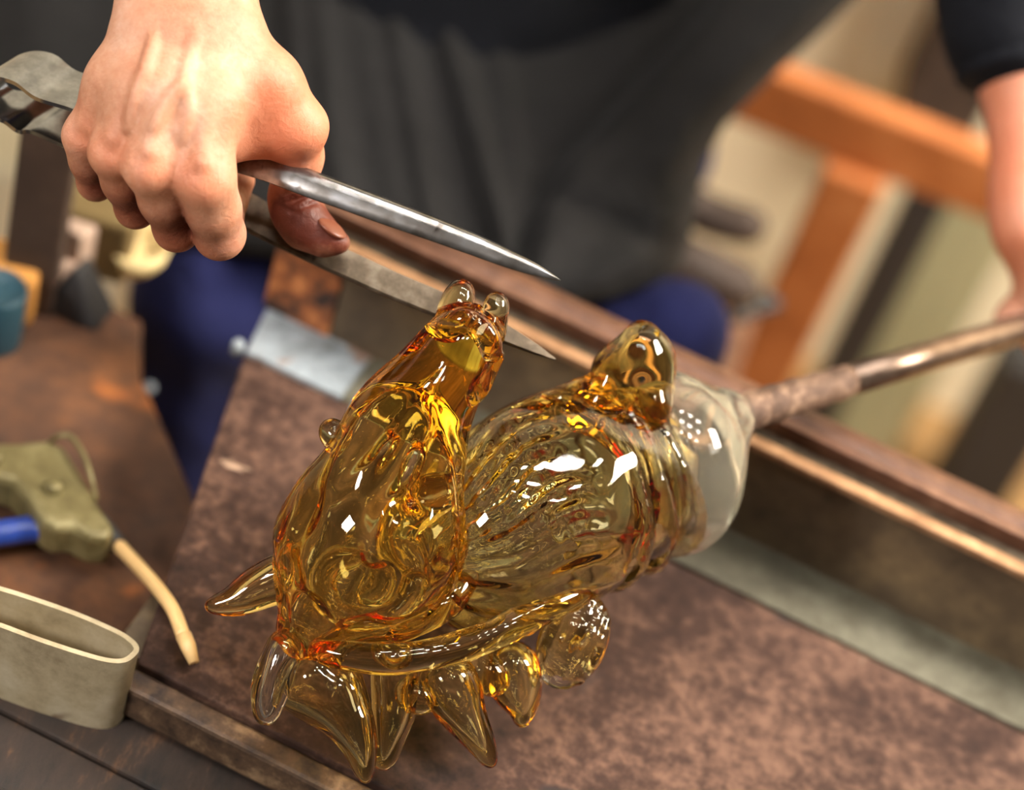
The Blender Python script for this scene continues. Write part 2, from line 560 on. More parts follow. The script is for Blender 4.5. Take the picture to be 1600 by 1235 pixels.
MAT['cream'] = plain_mat('cream_tube', srgb(228, 188, 128), 0.45, var=0.08)
MAT['band'] = blotch_mat('band_steel', srgb(136, 116, 88), srgb(196, 180, 146), srgb(226, 214, 186), 18, 0.42, 0.35, bump=0.12, extra=[(24, 0.64, 0.06, srgb(104, 66, 44))])
MAT['pink'] = plain_mat('pinkish_card', srgb(186, 158, 138), 0.8)
MAT['tan'] = plain_mat('ochre_card', srgb(186, 128, 58), 0.8)
MAT['teal'] = plain_mat('teal_can', srgb(30, 62, 74), 0.5)
MAT['pale_bowl'] = plain_mat('pale_bowl', srgb(232, 208, 150), 0.6)
MAT['olive_card'] = plain_mat('olive_card', srgb(110, 90, 52), 0.85)
MAT['pipe'] = blotch_mat('crusted_pipe', srgb(52, 36, 28), srgb(98, 73, 59), srgb(158, 128, 106), 60, 0.55, 0.35, fine=3, bump=0.9, bdist=0.002, lo=0.32, hi=0.66)
MAT['pipe_clean'] = blotch_mat('worn_pipe', srgb(80, 62, 50), srgb(120, 100, 86), srgb(160, 140, 122), 30, 0.3, 0.85, bump=0.1, stretch=(1, 1, 1))
MAT['amber'] = glass_mat('amber_glass', (1.0, 0.845, 0.08, 1), 110)
MAT['amber_light'] = glass_mat('light_amber_glass', (1.0, 0.87, 0.22, 1), 84)
MAT['amber_solid'] = glass_mat('solid_amber_glass', (1.0, 0.83, 0.10, 1), 70)
MAT['spike_glass'] = glass_mat('spike_glass', (1.0, 0.83, 0.10, 1), 105)
MAT['clear'] = glass_mat('clear_glass', (1.0, 0.95, 0.74, 1), 40)
MAT['rib_glass'] = glass_mat('pale_rib_glass', (1.0, 0.88, 0.50, 1), 45)
MAT['haze_glass'] = glass_mat('clear_glass_wall_haze', (1.0, 0.95, 0.74, 1), 40, wall_haze=0.07)  # cream haze mixed into clear glass in place of the wall's reflection
MAT['lamp_body'] = plain_mat('lamp_enamel', (0.5, 0.5, 0.5, 1), 0.4)
def emit_mat(name, col, s):
    M = Mat(name); M.set(Base_Color=(0.8, 0.8, 0.8, 1)) if False else None
    M.p.inputs['Emission Color'].default_value = col
    M.p.inputs['Emission Strength'].default_value = s
    return M.m
MAT['tube_light'] = emit_mat('lamp_light', (1.0, 0.96, 0.91, 1), 78)

# ------------------------------------------------------------------ the room
ZT = 0.72           # height of the steel sheet
ZL = 0.665          # height of the burnt tool bench beside it
YW = 1.78
o = mesh_obj('floor', [(-3, -2.5, 0), (3, -2.5, 0), (3, YW + 0.1, 0), (-3, YW + 0.1, 0), (-3, -2.5, -0.1), (3, -2.5, -0.1), (3, YW + 0.1, -0.1), (-3, YW + 0.1, -0.1)],
             [(0, 1, 2, 3), (7, 6, 5, 4), (0, 4, 5, 1), (1, 5, 6, 2), (2, 6, 7, 3), (3, 7, 4, 0)], MAT['floor'], smooth=False)
tag(o, 'tan concrete workshop floor', 'floor', kind='structure')
o = box_obj('wall_back', (0, YW + 0.06, 1.25), X0, np.array([0, 1.0, 0]), UPV, 3, 0.05, 1.25, MAT['cream_wall'], bev=0)
tag(o, 'cream plastered back wall of the workshop', 'wall', kind='structure')

# ------------------------------------------------------------------ steel bench
La = T(383, 553, ZT); Lb = T(1600, 1145, ZT)
EU = unit((Lb - La) * np.array([1, 1, 0]))           # along the rails, to the right
EV = np.array([-EU[1], EU[0], 0.0])                  # away from the camera
if EV[1] < 0: EV = -EV
bench = thing('steel_workbench', np.array([T(900, 900, ZT)[0], T(900, 900, ZT)[1], ZT - 0.04]), 'rust-brown steel bench top with raised rail, under the glass piece', 'workbench')
far_l = La; far_r = La + EU * 0.75
near_l = T(215, 1035, ZT); near_r = near_l + EU * 0.8
prism('sheet', [far_l, far_r, near_r, near_l], ZT - 0.012, ZT, MAT['sheet'], bench, 0.0012)
# lip along the near edge: a worn batten a little lower
lip = 0.012
nl2 = near_l - EV * lip - EU * 0.002; nr2 = near_r - EV * lip
prism('edge_batten', [near_l - EU * 0.002 - EV * 0.0005, near_r - EV * 0.0005, nr2, nl2], ZT - 0.021, ZT - 0.003, MAT['lip'], bench, 0.002)
# grey flange of the channel behind the sheet
P2 = T(1297, 916, ZT)
fw = abs(np.dot(P2 - La, EV))
fl0 = La + EV * 0.0006 + UPV * 0
sp = np.dot(T(560, 590, ZT) - La, EU)
prism('flange', [fl0 + EU * sp, far_r + EV * 0.0006, far_r + EV * (fw + 0.004), La + EV * (fw + 0.004) + EU * (sp)], ZT - 0.012, ZT + 0.0015, MAT['strip'], bench, 0.0006)
prism('painted_flange', [fl0 + EU * 0.0, fl0 + EU * (sp - 0.0006), fl0 + EV * (fw + 0.004) + EU * (sp - 0.0006), fl0 + EV * (fw + 0.004) - EU * 0.006], ZT - 0.012, ZT + 0.0015, MAT['pale_paint'], bench, 0.0006)
# upright web of the channel, height fitted to the bright edge
wb = La + EV * fw
best = None
for hz in np.linspace(0.02, 0.12, 101):
    q = wb + EU * np.dot(T(1297, 916, ZT) - La, EU) + UPV * hz
    r_ = q - CAM; d_ = np.dot(r_, FWD)
    px = np.dot(r_, RGT) / d_ * FPX + 800; py = np.dot(r_, DWN) / d_ * FPX + 617.5
    e = abs(py - (699 + 0.447 * (px - 1177)))
    if best is None or e < best[0]: best = (e, hz)
WH = best[1]
def wall_part(name, u0, u1, v0, v1, z0, z1, mat, bev=0.0008):
    return prism(name, [La + EU * u0 + EV * v0, La + EU * u1 + EV * v0, La + EU * u1 + EV * v1, La + EU * u0 + EV * v1], z0, z1, mat, bench, bev)
wall_part('web', 0.028, 0.75, fw + 0.003, fw + 0.010, ZT + 0.001, ZT + WH - 0.004, MAT['web'])
wall_part('rusted_end', -0.008, 0.0275, fw + 0.002, fw + 0.011, ZT + 0.001, ZT + WH - 0.004, MAT['rust'])
wall_part('bare_edge', -0.008, 0.75, fw - 0.001, fw + 0.006, ZT + WH - 0.004, ZT + WH, MAT['edge'])
wall_part('rail_cap', -0.004, 0.75, fw + 0.006, fw + 0.014, ZT + WH - 0.008, ZT + WH - 0.002, MAT['steel_dull'])
tb = [La + EU * u + EV * (fw + 0.027) + UPV * (ZT * 0 + WH - 0.006) for u in np.linspace(0.0, 0.75, 10)]
tube('rail_bar', tb, 0.0125, MAT['rail_dark'], bench, 20)
wall_part('rail_strip', -0.002, 0.75, fw + 0.0145, fw + 0.0195, ZT + WH - 0.008, ZT + WH + 0.006, MAT['rail'])
# corner bolt
bc = T(372, 541, ZT + 0.003)
v, f = tube_geo([bc - UPV * 0.004, bc + UPV * 0.001, bc + UPV * 0.003], [0.0032, 0.0032, 0.0022], 16)
mesh_obj('bolt', v, f, MAT['pale_paint'], bench)
# legs and underframe
for u, v_ in ((0.05, 0.02), (0.70, 0.02), (0.05, -0.16), (0.72, -0.16)):
    c = La + EU * u + EV * v_
    box_obj('leg', np.array([c[0], c[1], (ZT - 0.013) / 2]), EU, EV, UPV, 0.018, 0.018, (ZT - 0.013) / 2, MAT['web'], bench, 0.001)

# ------------------------------------------------------------------ burnt tool bench
lb_poly = [T(-420, 560, ZL), T(-60, 452, ZL), T(120, 452, ZL), T(222, 500, ZL), T(222, 590, ZL), T(300, 765, ZL), T(330, 900, ZL), T(310, 1030, ZL), T(200, 1040, ZL), T(-60, 1010, ZL), T(-420, 980, ZL)]
tb_c = np.mean(lb_poly, 0)
tbench = thing('tool_bench', (tb_c[0], tb_c[1], ZL - 0.03), 'scorched brown bench top carrying the hand tools', 'workbench')
prism('bench_top', lb_poly, ZL - 0.03, ZL, MAT['bench'], tbench, 0.002)
ZB = ZT - 0.024
bs = T(100, 1046, ZB) - EU * 0.16
for i in range(6):
    a = bs - EV * (0.0325 * i)
    zz = ZB - 0.0012 * (i % 2)
    prism('board', [a, a + EU * 0.62, a + EU * 0.62 - EV * 0.0318, a - EV * 0.0318], zz - 0.016, zz, MAT['bench_dark'], tbench, 0.0015)
for px, py in ((-300, 640), (180, 560), (-300, 1150), (700, 1330)):
    c = T(px, py, ZL)
    box_obj('leg', np.array([c[0], c[1], 0.29]), X0, np.array([0, 1.0, 0]), UPV, 0.02, 0.02, 0.29, MAT['wood_dark'], tbench, 0.001)

# ------------------------------------------------------------------ person
RHS = 0.0  # depth shift of the right hand
def H(px, py, d): return W(px, py, d + RHS)
person_base = W(700, 120, 1.34)
person = thing('person', (person_base[0], person_base[1], 0.0), 'glassblower in black apron and blue trousers holding steel tongs', 'person')

# --- right arm and hand
k = 0.245e-3
pts = [H(x, y, d) for x in (95, 555) for y, d in ((425, .79), (425, .895), (0, .785), (0, .87), (-300, .82), (-300, .90))]
Fh = field_for(pts, 0.006, 0.00105)
# forearm
Fh.chain([H(250, -460, .905), H(247, -160, .853), H(244, -30, .827), H(232, 40, .824)], [60 * k, 55 * k, 54 * k, 50 * k], 0.010)
Fh.chain([H(345, -460, .905), H(342, -160, .853), H(338, -30, .827), H(350, 40, .824)], [62 * k, 56 * k, 54 * k, 52 * k], 0.012)
Fh.cone(H(295, -460, .90), H(292, 60, .822), 60 * k, 52 * k, 0.010)
MCP = {'i': H(322, 282, .812), 'm': H(236, 262, .811), 'r': H(176, 238, .820), 'p': H(131, 212, .834)}
rM = {'i': 41 * k, 'm': 38 * k, 'r': 34 * k, 'p': 30 * k}
wr = {'i': H(338, 50, .822), 'm': H(295, 45, .820), 'r': H(262, 45, .822), 'p': H(232, 50, .826)}
for q in 'imrp':
    mid = (wr[q] + MCP[q]) / 2 - FWD * 0.003
    Fh.chain([wr[q], mid, MCP[q]], [50 * k, 47 * k if q != 'p' else 40 * k, rM[q]], 0.010)
# palm mass behind
Fh.cone(H(290, 110, .836), H(250, 215, .840), 66 * k, 52 * k, 0.010)
Fh.cone(H(200, 110, .838), H(165, 185, .846), 42 * k, 40 * k, 0.010)
PIP = {'i': H(343, 366, .838), 'm': H(276, 357, .842), 'r': H(212, 325, .848), 'p': H(150, 285, .855)}
rP = {'i': 39 * k, 'm': 35 * k, 'r': 31 * k, 'p': 28 * k}
DIP = {'i': H(352, 318, .874), 'm': H(300, 318, .874), 'r': H(235, 292, .876), 'p': H(172, 258, .880)}
TIP = {'i': H(372, 282, .872), 'm': H(338, 282, .870), 'r': H(262, 256, .872), 'p': H(200, 228, .876)}
fing = np.full(Fh.D.shape, 1e3, np.float32)
keep = Fh.D
for q in 'imrp':
    a, b = MCP[q], PIP[q]
    Fh.D = np.full(keep.shape, 1e3, np.float32)
    midp = a * 0.5 + b * 0.5 - FWD * 0.0005
    Fh.chain([a + FWD * 0.002, midp, b], [rM[q] * 0.95, rP[q] * 1.04, rP[q] * 1.03], 0.006)
    Fh.chain([b, DIP[q], TIP[q]], [rP[q] * 0.98, rP[q] * 0.86, rP[q] * 0.72], 0.004)
    np.minimum(fing, Fh.D, out=fing)
Fh.D = keep
kk = 0.0075
hh = np.maximum(kk - np.abs(Fh.D - fing), 0) / kk
Fh.D = (np.minimum(Fh.D, fing) - hh * hh * kk * 0.25).astype(np.float32)
# thumb
CMC = H(362, 66, .826)
TM = H(467, 198, .833); TI = H(457, 306, .862); TT = H(480, 354, .862); TE = H(532, 380, .860)
Fh.chain([CMC, H(420, 130, .825), TM], [50 * k, 46 * k, 43 * k], 0.010)
Fh.chain([TM, H(467, 245, .851), TI], [42 * k, 36 * k, 35 * k], 0.006)
Fh.chain([TI, H(463, 332, .8625), TT, H(510, 374, .861), TE], [35 * k, 36 * k, 36 * k, 25 * k, 15 * k], 0.006)
# web between thumb and first finger
Fh.cone(H(350, 150, .826), H(408, 190, .834), 56 * k, 40 * k, 0.012)
Fh.cone(H(360, 215, .832), H(420, 205, .838), 40 * k, 30 * k, 0.010)
# tendons and veins on the back of the hand
for q, off in (('i', 0), ('m', 0), ('r', 0), ('p', 0)):
    a = wr[q] * 0.75 + MCP[q] * 0.25 - FWD * 45 * k; b = MCP[q] * 0.9 + wr[q] * 0.1 - FWD * (rM[q] + 0.0012)
    m_ = (a + b) / 2 - FWD * 0.0006
    Fh.chain([a, m_, b], [0.0004, 0.0015, 0.0018], 0.0060)
vein = [[(306, 50), (296, 90), (288, 130), (296, 170), (284, 215)], [(240, 60), (228, 105), (212, 150), (202, 200)], [(288, 130), (262, 160), (240, 200)]]
Vh, Fq, Nh = None, None, None
# snap veins to the surface by marching along the view ray
def surf_depth(fld, px, py, d0, d1):
    for d in np.linspace(d0, d1, 160):
        p = (W(px, py, d) - fld.lo) / fld.h
        i = np.round(p).astype(int)
        if np.any(i < 0) or np.any(i >= fld.n): continue
        if fld.D[tuple(i)] < 0: return d
    return None
for vv in vein:
    L = []
    for (x, y) in vv:
        d = surf_depth(Fh, x, y, .76, .86)
        if d: L.append(W(x, y, d + 0.0005))
    if len(L) > 1:
        L = catmull(L, 4)
        Fh.chain(L, [0.0007] * len(L), 0.0040)
# thumb joint wrinkles
for (x0, y0, x1, y1) in ((452, 318, 482, 306), (455, 330, 492, 318), (447, 306, 470, 296)):
    for s in np.linspace(0, 1, 6):
        x, y = x0 + (x1 - x0) * s, y0 + (y1 - y0) * s
        d = surf_depth(Fh, x, y, .80, .88)
        if d: Fh.ell(W(x, y, d - 0.0002), [RGT, DWN, FWD], [0.0016, 0.0006, 0.0010], 0.0010, sub=True)
# bed of the thumbnail
nd = surf_depth(Fh, 512, 352, .80, .88) or .842
Vr, Fr, Nr = Fh.mesh()

# --- left arm and hand on the pipe
PIPE_A = W(1128, 655, .912); PIPE_B = W(1600, 512, 1.06)
PD = unit(PIPE_B - PIPE_A)
grip = PIPE_A + PD * (np.linalg.norm(PIPE_B - PIPE_A) + 0.028)
kl = 1.07 / FPX
La_pts = [W(1480, 60, 1.05), W(1800, 60, 1.12), W(1540, 600, 1.04), W(1800, 600, 1.16), W(1640, 600, 1.16), W(1640, -60, 1.2)]
Fl = field_for(La_pts, 0.02, 0.0018)
Fl.chain([W(1600, -60, 1.09), W(1602, 120, 1.075), W(1606, 300, 1.068), W(1612, 360, 1.066)], [76 * kl, 68 * kl, 54 * kl, 54 * kl], 0.01)
pdx = PD
hc = grip - DWN * 0.020 - FWD * 0.006
Fl.cone(W(1610, 350, 1.066), hc + PD * 0.004, 54 * kl, 0.022, 0.012)
Fl.cone(hc - PD * 0.004, hc + PD * 0.04, 0.018, 0.016, 0.010)
for j in range(4):
    c = grip + PD * (0.000 + 0.0195 * j)
    r_ = 0.0092 - 0.0006 * abs(j - 1)
    ring = [(-0.022, -0.010), (-0.012, -0.021), (0.006, -0.021), (0.018, -0.008), (0.016, 0.009), (0.002, 0.017)]
    up_ = unit(-DWN - PD * np.dot(-DWN, PD)); fw_ = unit(np.cross(PD, up_))
    if np.dot(fw_, FWD) > 0: fw_ = -fw_
    Fl.chain([c + up_ * (-a_) * 1.0 + fw_ * (-b_) for a_, b_ in ring], [r_, r_, r_ * .97, r_ * .95, r_ * .88, r_ * .8], 0.003)
Fl.chain([hc - PD * 0.004, grip - PD * 0.026 - DWN * 0.004 + FWD * 0.02, grip + PD * 0.012 + FWD * 0.022 + DWN * 0.008], [0.013, 0.0105, 0.009], 0.005)
Vl, Fq2, Nl = Fl.mesh()

# --- torso and upper arms (under the clothes), coarse, joined into the same mesh
hip = W(700, 60, 1.40)
sh_c = np.array([hip[0], hip[1] + 0.10, 1.18])
Rsh = sh_c + np.array([-0.19, -0.02, 0.0]); Lsh = sh_c + np.array([0.19, -0.02, 0.0])
Rel = W(297, -460, .902); Lel = W(1600, -60, 1.09)
Ft = field_for([hip, sh_c + UPV * 0.1, Rsh, Lsh, Rel, Lel], 0.16, 0.010)
Ft.chain([hip, (hip + sh_c) / 2, sh_c], [0.135, 0.13, 0.12], 0.03)
Ft.cone(Rsh, Lsh, 0.06, 0.06, 0.05)
Ft.cone(sh_c, sh_c + UPV * 0.12, 0.055, 0.055, 0.03)
R_elb = Rel + (Rel - W(297, -160, .853)) * 0.9
Ft.chain([Rsh, R_elb, Rel], [0.05, 0.036, 0.030], 0.01)
L_elb = Lel + (Lel - W(1602, 120, 1.075)) * 2.0 + np.array([0.05, 0.02, 0])
Ft.chain([Lsh, L_elb, Lel], [0.05, 0.036, 0.026], 0.01)
Vt, Fq3, Nt = Ft.mesh()

def sq(P, c, r): return np.exp(-((P - c) ** 2).sum(1) / (r * r))
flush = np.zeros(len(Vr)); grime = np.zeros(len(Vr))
for q in 'imrp':
    flush += 0.45 * sq(Vr, MCP[q] - FWD * rM[q] + DWN * 0.002, 0.009)
    flush += 0.4 * sq(Vr, PIP[q], 0.016)
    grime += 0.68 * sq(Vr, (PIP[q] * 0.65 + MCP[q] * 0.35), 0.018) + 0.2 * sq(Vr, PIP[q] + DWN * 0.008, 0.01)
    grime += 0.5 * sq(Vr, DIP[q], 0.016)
flush += 0.8 * sq(Vr, TM, 0.018) + 0.5 * sq(Vr, TI, 0.02)
flush += 0.35 * sq(Vr, H(420, 190, .81), 0.022)
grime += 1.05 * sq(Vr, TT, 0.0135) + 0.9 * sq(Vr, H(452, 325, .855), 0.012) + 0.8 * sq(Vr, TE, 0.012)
nV = [len(Vr), len(Vl), len(Vt)]
flush_all = np.concatenate([np.clip(flush, 0, 1), np.clip(0.7 * sq(Vl, W(1545, 250, 1.06), 0.07), 0, 1) * 1.0, np.zeros(nV[2])])
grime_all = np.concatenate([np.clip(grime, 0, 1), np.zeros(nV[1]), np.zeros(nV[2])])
Vb = np.vstack([Vr, Vl, Vt]); Fb = np.vstack([Fr, Fq2 + nV[0], Fq3 + nV[0] + nV[1]]); Nb = np.vstack([Nr, Nl, Nt])
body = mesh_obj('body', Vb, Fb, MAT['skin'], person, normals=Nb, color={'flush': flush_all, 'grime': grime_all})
body['label'] = 'bare hands and forearms, right thumb dark with soot'
# thumbnail: a thin curved plate facing up and to the right
na = unit(W(538, 371, .8575) - W(500, 340, .8575))
nn = unit(RGT * 0.72 - DWN * 0.52 - FWD * 0.42)
ns = unit(np.cross(na, nn)); nn = np.cross(ns, na)
if np.dot(nn, RGT) < 0: nn = -nn
nc = W(518, 355, .8560)
Fn = field_for([nc - 0.012, nc + 0.012], 0.002, 0.0004)
Fn.ell(nc, [na, ns, nn], [0.0070, 0.0052, 0.0016], 0)
Vn, Fn_, Nn = Fn.mesh()
mesh_obj('thumbnail', Vn, Fn_, MAT['nail'], body, normals=Nn)

# --- trousers
Ftr = field_for([W(100, 300, 1.2), W(1250, 300, 1.2), hip + np.array([-.25, .15, .1]), hip + np.array([.3, .15, .1]), np.array([-0.3, 0.9, 0.05]), np.array([0.35, 1.0, 0.05]), T(230, 640, 0.6)], 0.10, 0.0065)
def down(p, z): return np.array([p[0], p[1], z])
rk = W(335, 470, 1.215)
lk = W(1052, 522, 1.19)
Rhip = hip + np.array([-0.09, 0, -0.03]); Lhip = hip + np.array([0.09, 0, -0.03])
Ftr.chain([Rhip, rk], [0.085, 0.046], 0.02)
Ftr.chain([rk, down(rk + np.array([0.0, -0.01, 0]), 0.42), down(rk + np.array([0, 0.04, 0]), 0.1)], [0.046, 0.042, 0.04], 0.01)
Ftr.chain([Lhip, W(850, 510, 1.22), lk], [0.085, 0.030, 0.029], 0.02)
Ftr.chain([lk, down(lk + np.array([0.0, -0.0, 0]), 0.42), down(lk + np.array([0, 0.04, 0]), 0.1)], [0.029, 0.03, 0.034], 0.01)
Ftr.cone(Rhip, Lhip, 0.10, 0.10, 0.03)
Ftr.D += Ftr.wobble(0.0016, 0.05, 3)
V_, F_, N_ = Ftr.mesh()
mesh_obj('trousers', V_, F_, MAT['jeans'], person, normals=N_)['label'] = 'blue work trousers'
rv = W(233, 606, 1.155)
v, f = tube_geo([rv + FWD * 0.004, rv, rv - FWD * 0.0015], [0.0028, 0.0028, 0.0016], 12)
mesh_obj('rivet', v, f, MAT['pale_paint'], person)

# --- apron
def interp(x, pts): 
    xs = [p[0] for p in pts]; ys = [p[1] for p in pts]
    return float(np.interp(x, xs, ys))
XR = [(-330, 1690), (-150, 1500), (0, 1356), (70, 1290), (155, 1202), (230, 1132), (290, 1102), (350, 1090), (400, 1082), (440, 1070)]
YB = [(-330, 60), (0, 180), (100, 236), (180, 330), (240, 388), (420, 402), (560, 430), (700, 470), (830, 486), (950, 470), (1010, 448), (1060, 425), (1085, 395), (1700, 380)]
NU, NV = 150, 90
def crease_x(y):
    return interp(y, [(-330, 1400), (0, 1110), (60, 1062), (150, 980), (250, 884), (340, 836), (420, 815), (520, 800)])
gv = np.zeros((NV, NU, 3))
for j in range(NV):
    v_ = j / (NV - 1)
    y0 = -330 + v_ * 770
    for i in range(NU):
        u_ = i / (NU - 1)
        xr_ = interp(y0, XR)
        x = -130 + u_ * (xr_ + 130)
        y = -330 + v_ * (interp(x, YB) + 330)
        d = 1.17 + (440 - y) / 770 * 0.19
        # lap of the right leg
        d -= 0.035 * math.exp(-((x - 430) / 330) ** 2) * (0.4 + 0.6 * v_)
        cx = crease_x(y)
        # the left thigh stands proud beyond the crease
        s = 1 / (1 + math.exp(-(x - cx) / 9.0))
        d -= 0.026 * s * math.exp(-max(x - cx, 0) / 420)
        d += 0.012 * math.exp(-((x - cx + 10) / 22) ** 2)
        # hanging folds
        fade = min(1, max(0, (y + 300) / 300)) * (1 - s)
        for (fx0, fx1, wd, am) in ((560, 640, 26, .007), (615, 690, 24, .014), (690, 806, 24, .017), (500, 545, 26, .014), (455, 480, 20, .010), (770, 830, 18, .008), (60, 40, 60, .01)):
            fx = fx0 + (fx1 - fx0) * (y / 420.0)
            d -= am * math.exp(-((x - fx) / wd) ** 2) * fade
        # folds across the thigh
        q = (x - cx) * 0.75 + (y - 200) * 0.66
        d -= 0.006 * s * math.exp(-((q - 150) / 40) ** 2) + 0.005 * s * math.exp(-((q - 250) / 30) ** 2)
        q2 = (y - (300 + 0.45 * (x - 860)))
        d += 0.009 * s * math.exp(-(q2 / 22) ** 2) * max(0, min(1, v_ * 1.6 - .5))
        # right edge turns away round the thigh
        e = (xr_ - x) / 90.0
        if e < 1: d += 0.05 * (1 - max(e, 0)) ** 2.4
        e3 = (x + 130) / 110.0
        if e3 < 1: d += 0.07 * (1 - max(e3, 0)) ** 2
        e2 = (interp(x, YB) - y) / 60.0
        if e2 < 1: d += 0.022 * (1 - max(e2, 0)) ** 2
        gv[j, i] = W(x, y, d)
fa = [(j * NU + i, (j + 1) * NU + i, (j + 1) * NU + i + 1, j * NU + i + 1) for j in range(NV - 1) for i in range(NU - 1)]
ap = mesh_obj('apron', gv.reshape(-1, 3), np.array(fa), MAT['apron'], person)
ap['label'] = 'black cloth apron draped over the lap'
sm = ap.modifiers.new('thickness', 'SOLIDIFY'); sm.thickness = 0.0022; sm.offset = -1

# --- shirt: torso and sleeves as one garment
Fs = field_for([hip, sh_c + UPV * 0.05, Rsh, Lsh, R_elb, Lel, W(1560, 150, 1.08)], 0.17, 0.008)
Fs.chain([hip + UPV * 0.02, (hip + sh_c) / 2, sh_c], [0.148, 0.143, 0.132], 0.03)
Fs.cone(Rsh, Lsh, 0.072, 0.072, 0.05)
Fs.cone(Rsh, R_elb, 0.066, 0.055, 0.02)
Fs.chain([Lsh, L_elb, Lel, W(1585, 62, 1.078)], [0.066, 0.056, 0.048, 0.031], 0.02)
Fs.D += Fs.wobble(0.003, 0.09, 11)
V_, F_, N_ = Fs.mesh()
mesh_obj('shirt', V_, F_, MAT['shirt'], person, normals=N_)['label'] = 'black shirt with rolled sleeves'
# rolled cuff of the left sleeve
ca, cb = W(1588, 30, 1.079), W(1600, 122, 1.075)
cp = [ca + (cb - ca) * t for t in np.linspace(0, 1, 9)]
cr_ = [(0.0325 + 0.0018 * math.sin(t * 9.0)) * (1 if t < .9 else .93) for t in np.linspace(0, 1, 9)]
v, f = tube_geo(cp, cr_, 32)
mesh_obj('cuff', v, f, MAT['shirt'], person)

# ------------------------------------------------------------------ steel tongs (jacks)
jr = H(330, 260, .845)
jacks = thing('steel_tongs', jr, 'steel spring tongs with two pointed blades gripped in the hand', 'tongs')
def blade_ring(c, axis, wv, nv, hw, th):
    sec = [(-1.0, 0.0), (-0.86, 0.55), (-0.58, 0.92), (-0.30, 1.0), (0.10, 0.86), (0.55, 0.58), (0.93, 0.26), (1.0, 0.12), (1.0, -0.10), (0.9, -0.22), (0.0, -0.30), (-0.9, -0.25)]
    return [c + wv * hw * p + nv * th * q for p, q in sec]
U = [(215, 193, 24, .8475, .0014), (290, 222, 22, .846, .0016), (360, 246, 20, .845, .0024), (420, 263, 21, .843, .0030), (487, 288, 21.5, .841, .0035), (545, 309, 21, .8395, .0036), (600, 329.5, 20.5, .838, .0036), (675, 357, 19, .836, .0034), (740, 382, 17, .8345, .0031), (787, 401.5, 14.5, .833, .0027), (830, 419, 10.5, .832, .0021), (860, 432, 5, .831, .0012), (876, 438.5, 0.8, .8305, .0004)]
U = [tuple(q) for q in catmull(np.array(U, float), 5)]
P = [W(a[0], a[1], a[3]) for a in U]
rings = []
for i, a in enumerate(U):
    ax = unit(P[min(i + 1, len(U) - 1)] - P[max(i - 1, 0)])
    wv = unit(np.cross(ax, FWD * 0.94 + DWN * 0.34)); wv = wv if np.dot(wv, DWN) > 0 else -wv
    nv = unit(np.cross(wv, ax)); nv = nv if np.dot(nv, FWD) < 0 else -nv
    rings.append(blade_ring(P[i], ax, wv, nv, a[2] * 1.08 * a[3] / FPX, a[4] * 0.85))
v, f = loft(rings)
o = mesh_obj('blade', v, f, MAT['steel'], jacks); o['label'] = 'upper half-round blade, bright steel'
es = o.modifiers.new('edge', 'EDGE_SPLIT'); es.split_angle = math.radians(36)
Lw = [(215, 258, 30, 0.875), (300, 294, 30, 0.875), (386, 331, 29, 0.874), (440, 361, 26, 0.873), (520, 404, 22, 0.871), (610, 445, 21, 0.869), (697, 481, 20, 0.867), (760, 509, 16.5, 0.8655), (800, 528, 12.5, 0.8645), (840, 548, 7, 0.8635), (868, 562, 0.8, 0.863)]
P = [W(a[0], a[1], a[3]) for a in Lw]
rings = []
for i, a in enumerate(Lw):
    ax = unit(P[min(i + 1, len(Lw) - 1)] - P[max(i - 1, 0)])
    wv = unit(np.cross(ax, FWD * 0.90 + DWN * 0.42)); wv = wv if np.dot(wv, DWN) > 0 else -wv
    nv = unit(np.cross(wv, ax)); nv = nv if np.dot(nv, FWD) < 0 else -nv
    hw = a[2] * a[3] / FPX * 1.04; th = 0.0011 * min(1, a[2] / 10 + .2)
    rings.append([P[i] - wv * hw + nv * th, P[i] + wv * hw * 0.86 + nv * th, P[i] + wv * hw + nv * th * 0.2, P[i] + wv * hw * 0.98 - nv * th, P[i] - wv * hw - nv * th])
v, f = loft(rings)
o = mesh_obj('blade', v, f, MAT['steel_dull'], jacks, smooth=False); o['label'] = 'lower flat blade, brown-stained steel'
# spring loop: one strip from upper handle round to lower handle
prof = [(240, 224, .8475), (170, 196, .848), (109, 171, .849), (56, 154, .8505), (22, 130, .852), (-12, 123, .853), (-45, 136, .856), (-60, 160, .860), (-44, 182, .863), (0, 188, .865), (28, 206, .866), (50, 207, .867), (105, 231, .868), (180, 262, .868), (240, 290, .868)]
hwv = [(20, -15, .006), (24, -19, .006), (29, -21, .007), (31, -21, .008), (32, -21, .008), (32, -20, .008), (32, -20, .008), (32, -20, .008), (32, -20, .008), (32, -20, .008), (31, -20, .008), (30, -20, .008), (28, -20, .007), (25, -20, .006), (24, -20, .006)]
PP = np.array([np.concatenate([W(a[0] + b[0], a[1] + b[1], a[2] + b[2] / 2), W(a[0] + b[0], a[1] + b[1], a[2] + b[2]) - W(a[0], a[1], a[2])]) for a, b in zip(prof, hwv)])
PP = catmull(PP, 6)
v, f = strip_geo(PP[:, :3], PP[:, 3:], 0.0019)
o = mesh_obj('spring_loop', v, f, MAT['steel_bright'], jacks)
es = o.modifiers.new('edge', 'EDGE_SPLIT'); es.split_angle = math.radians(40)

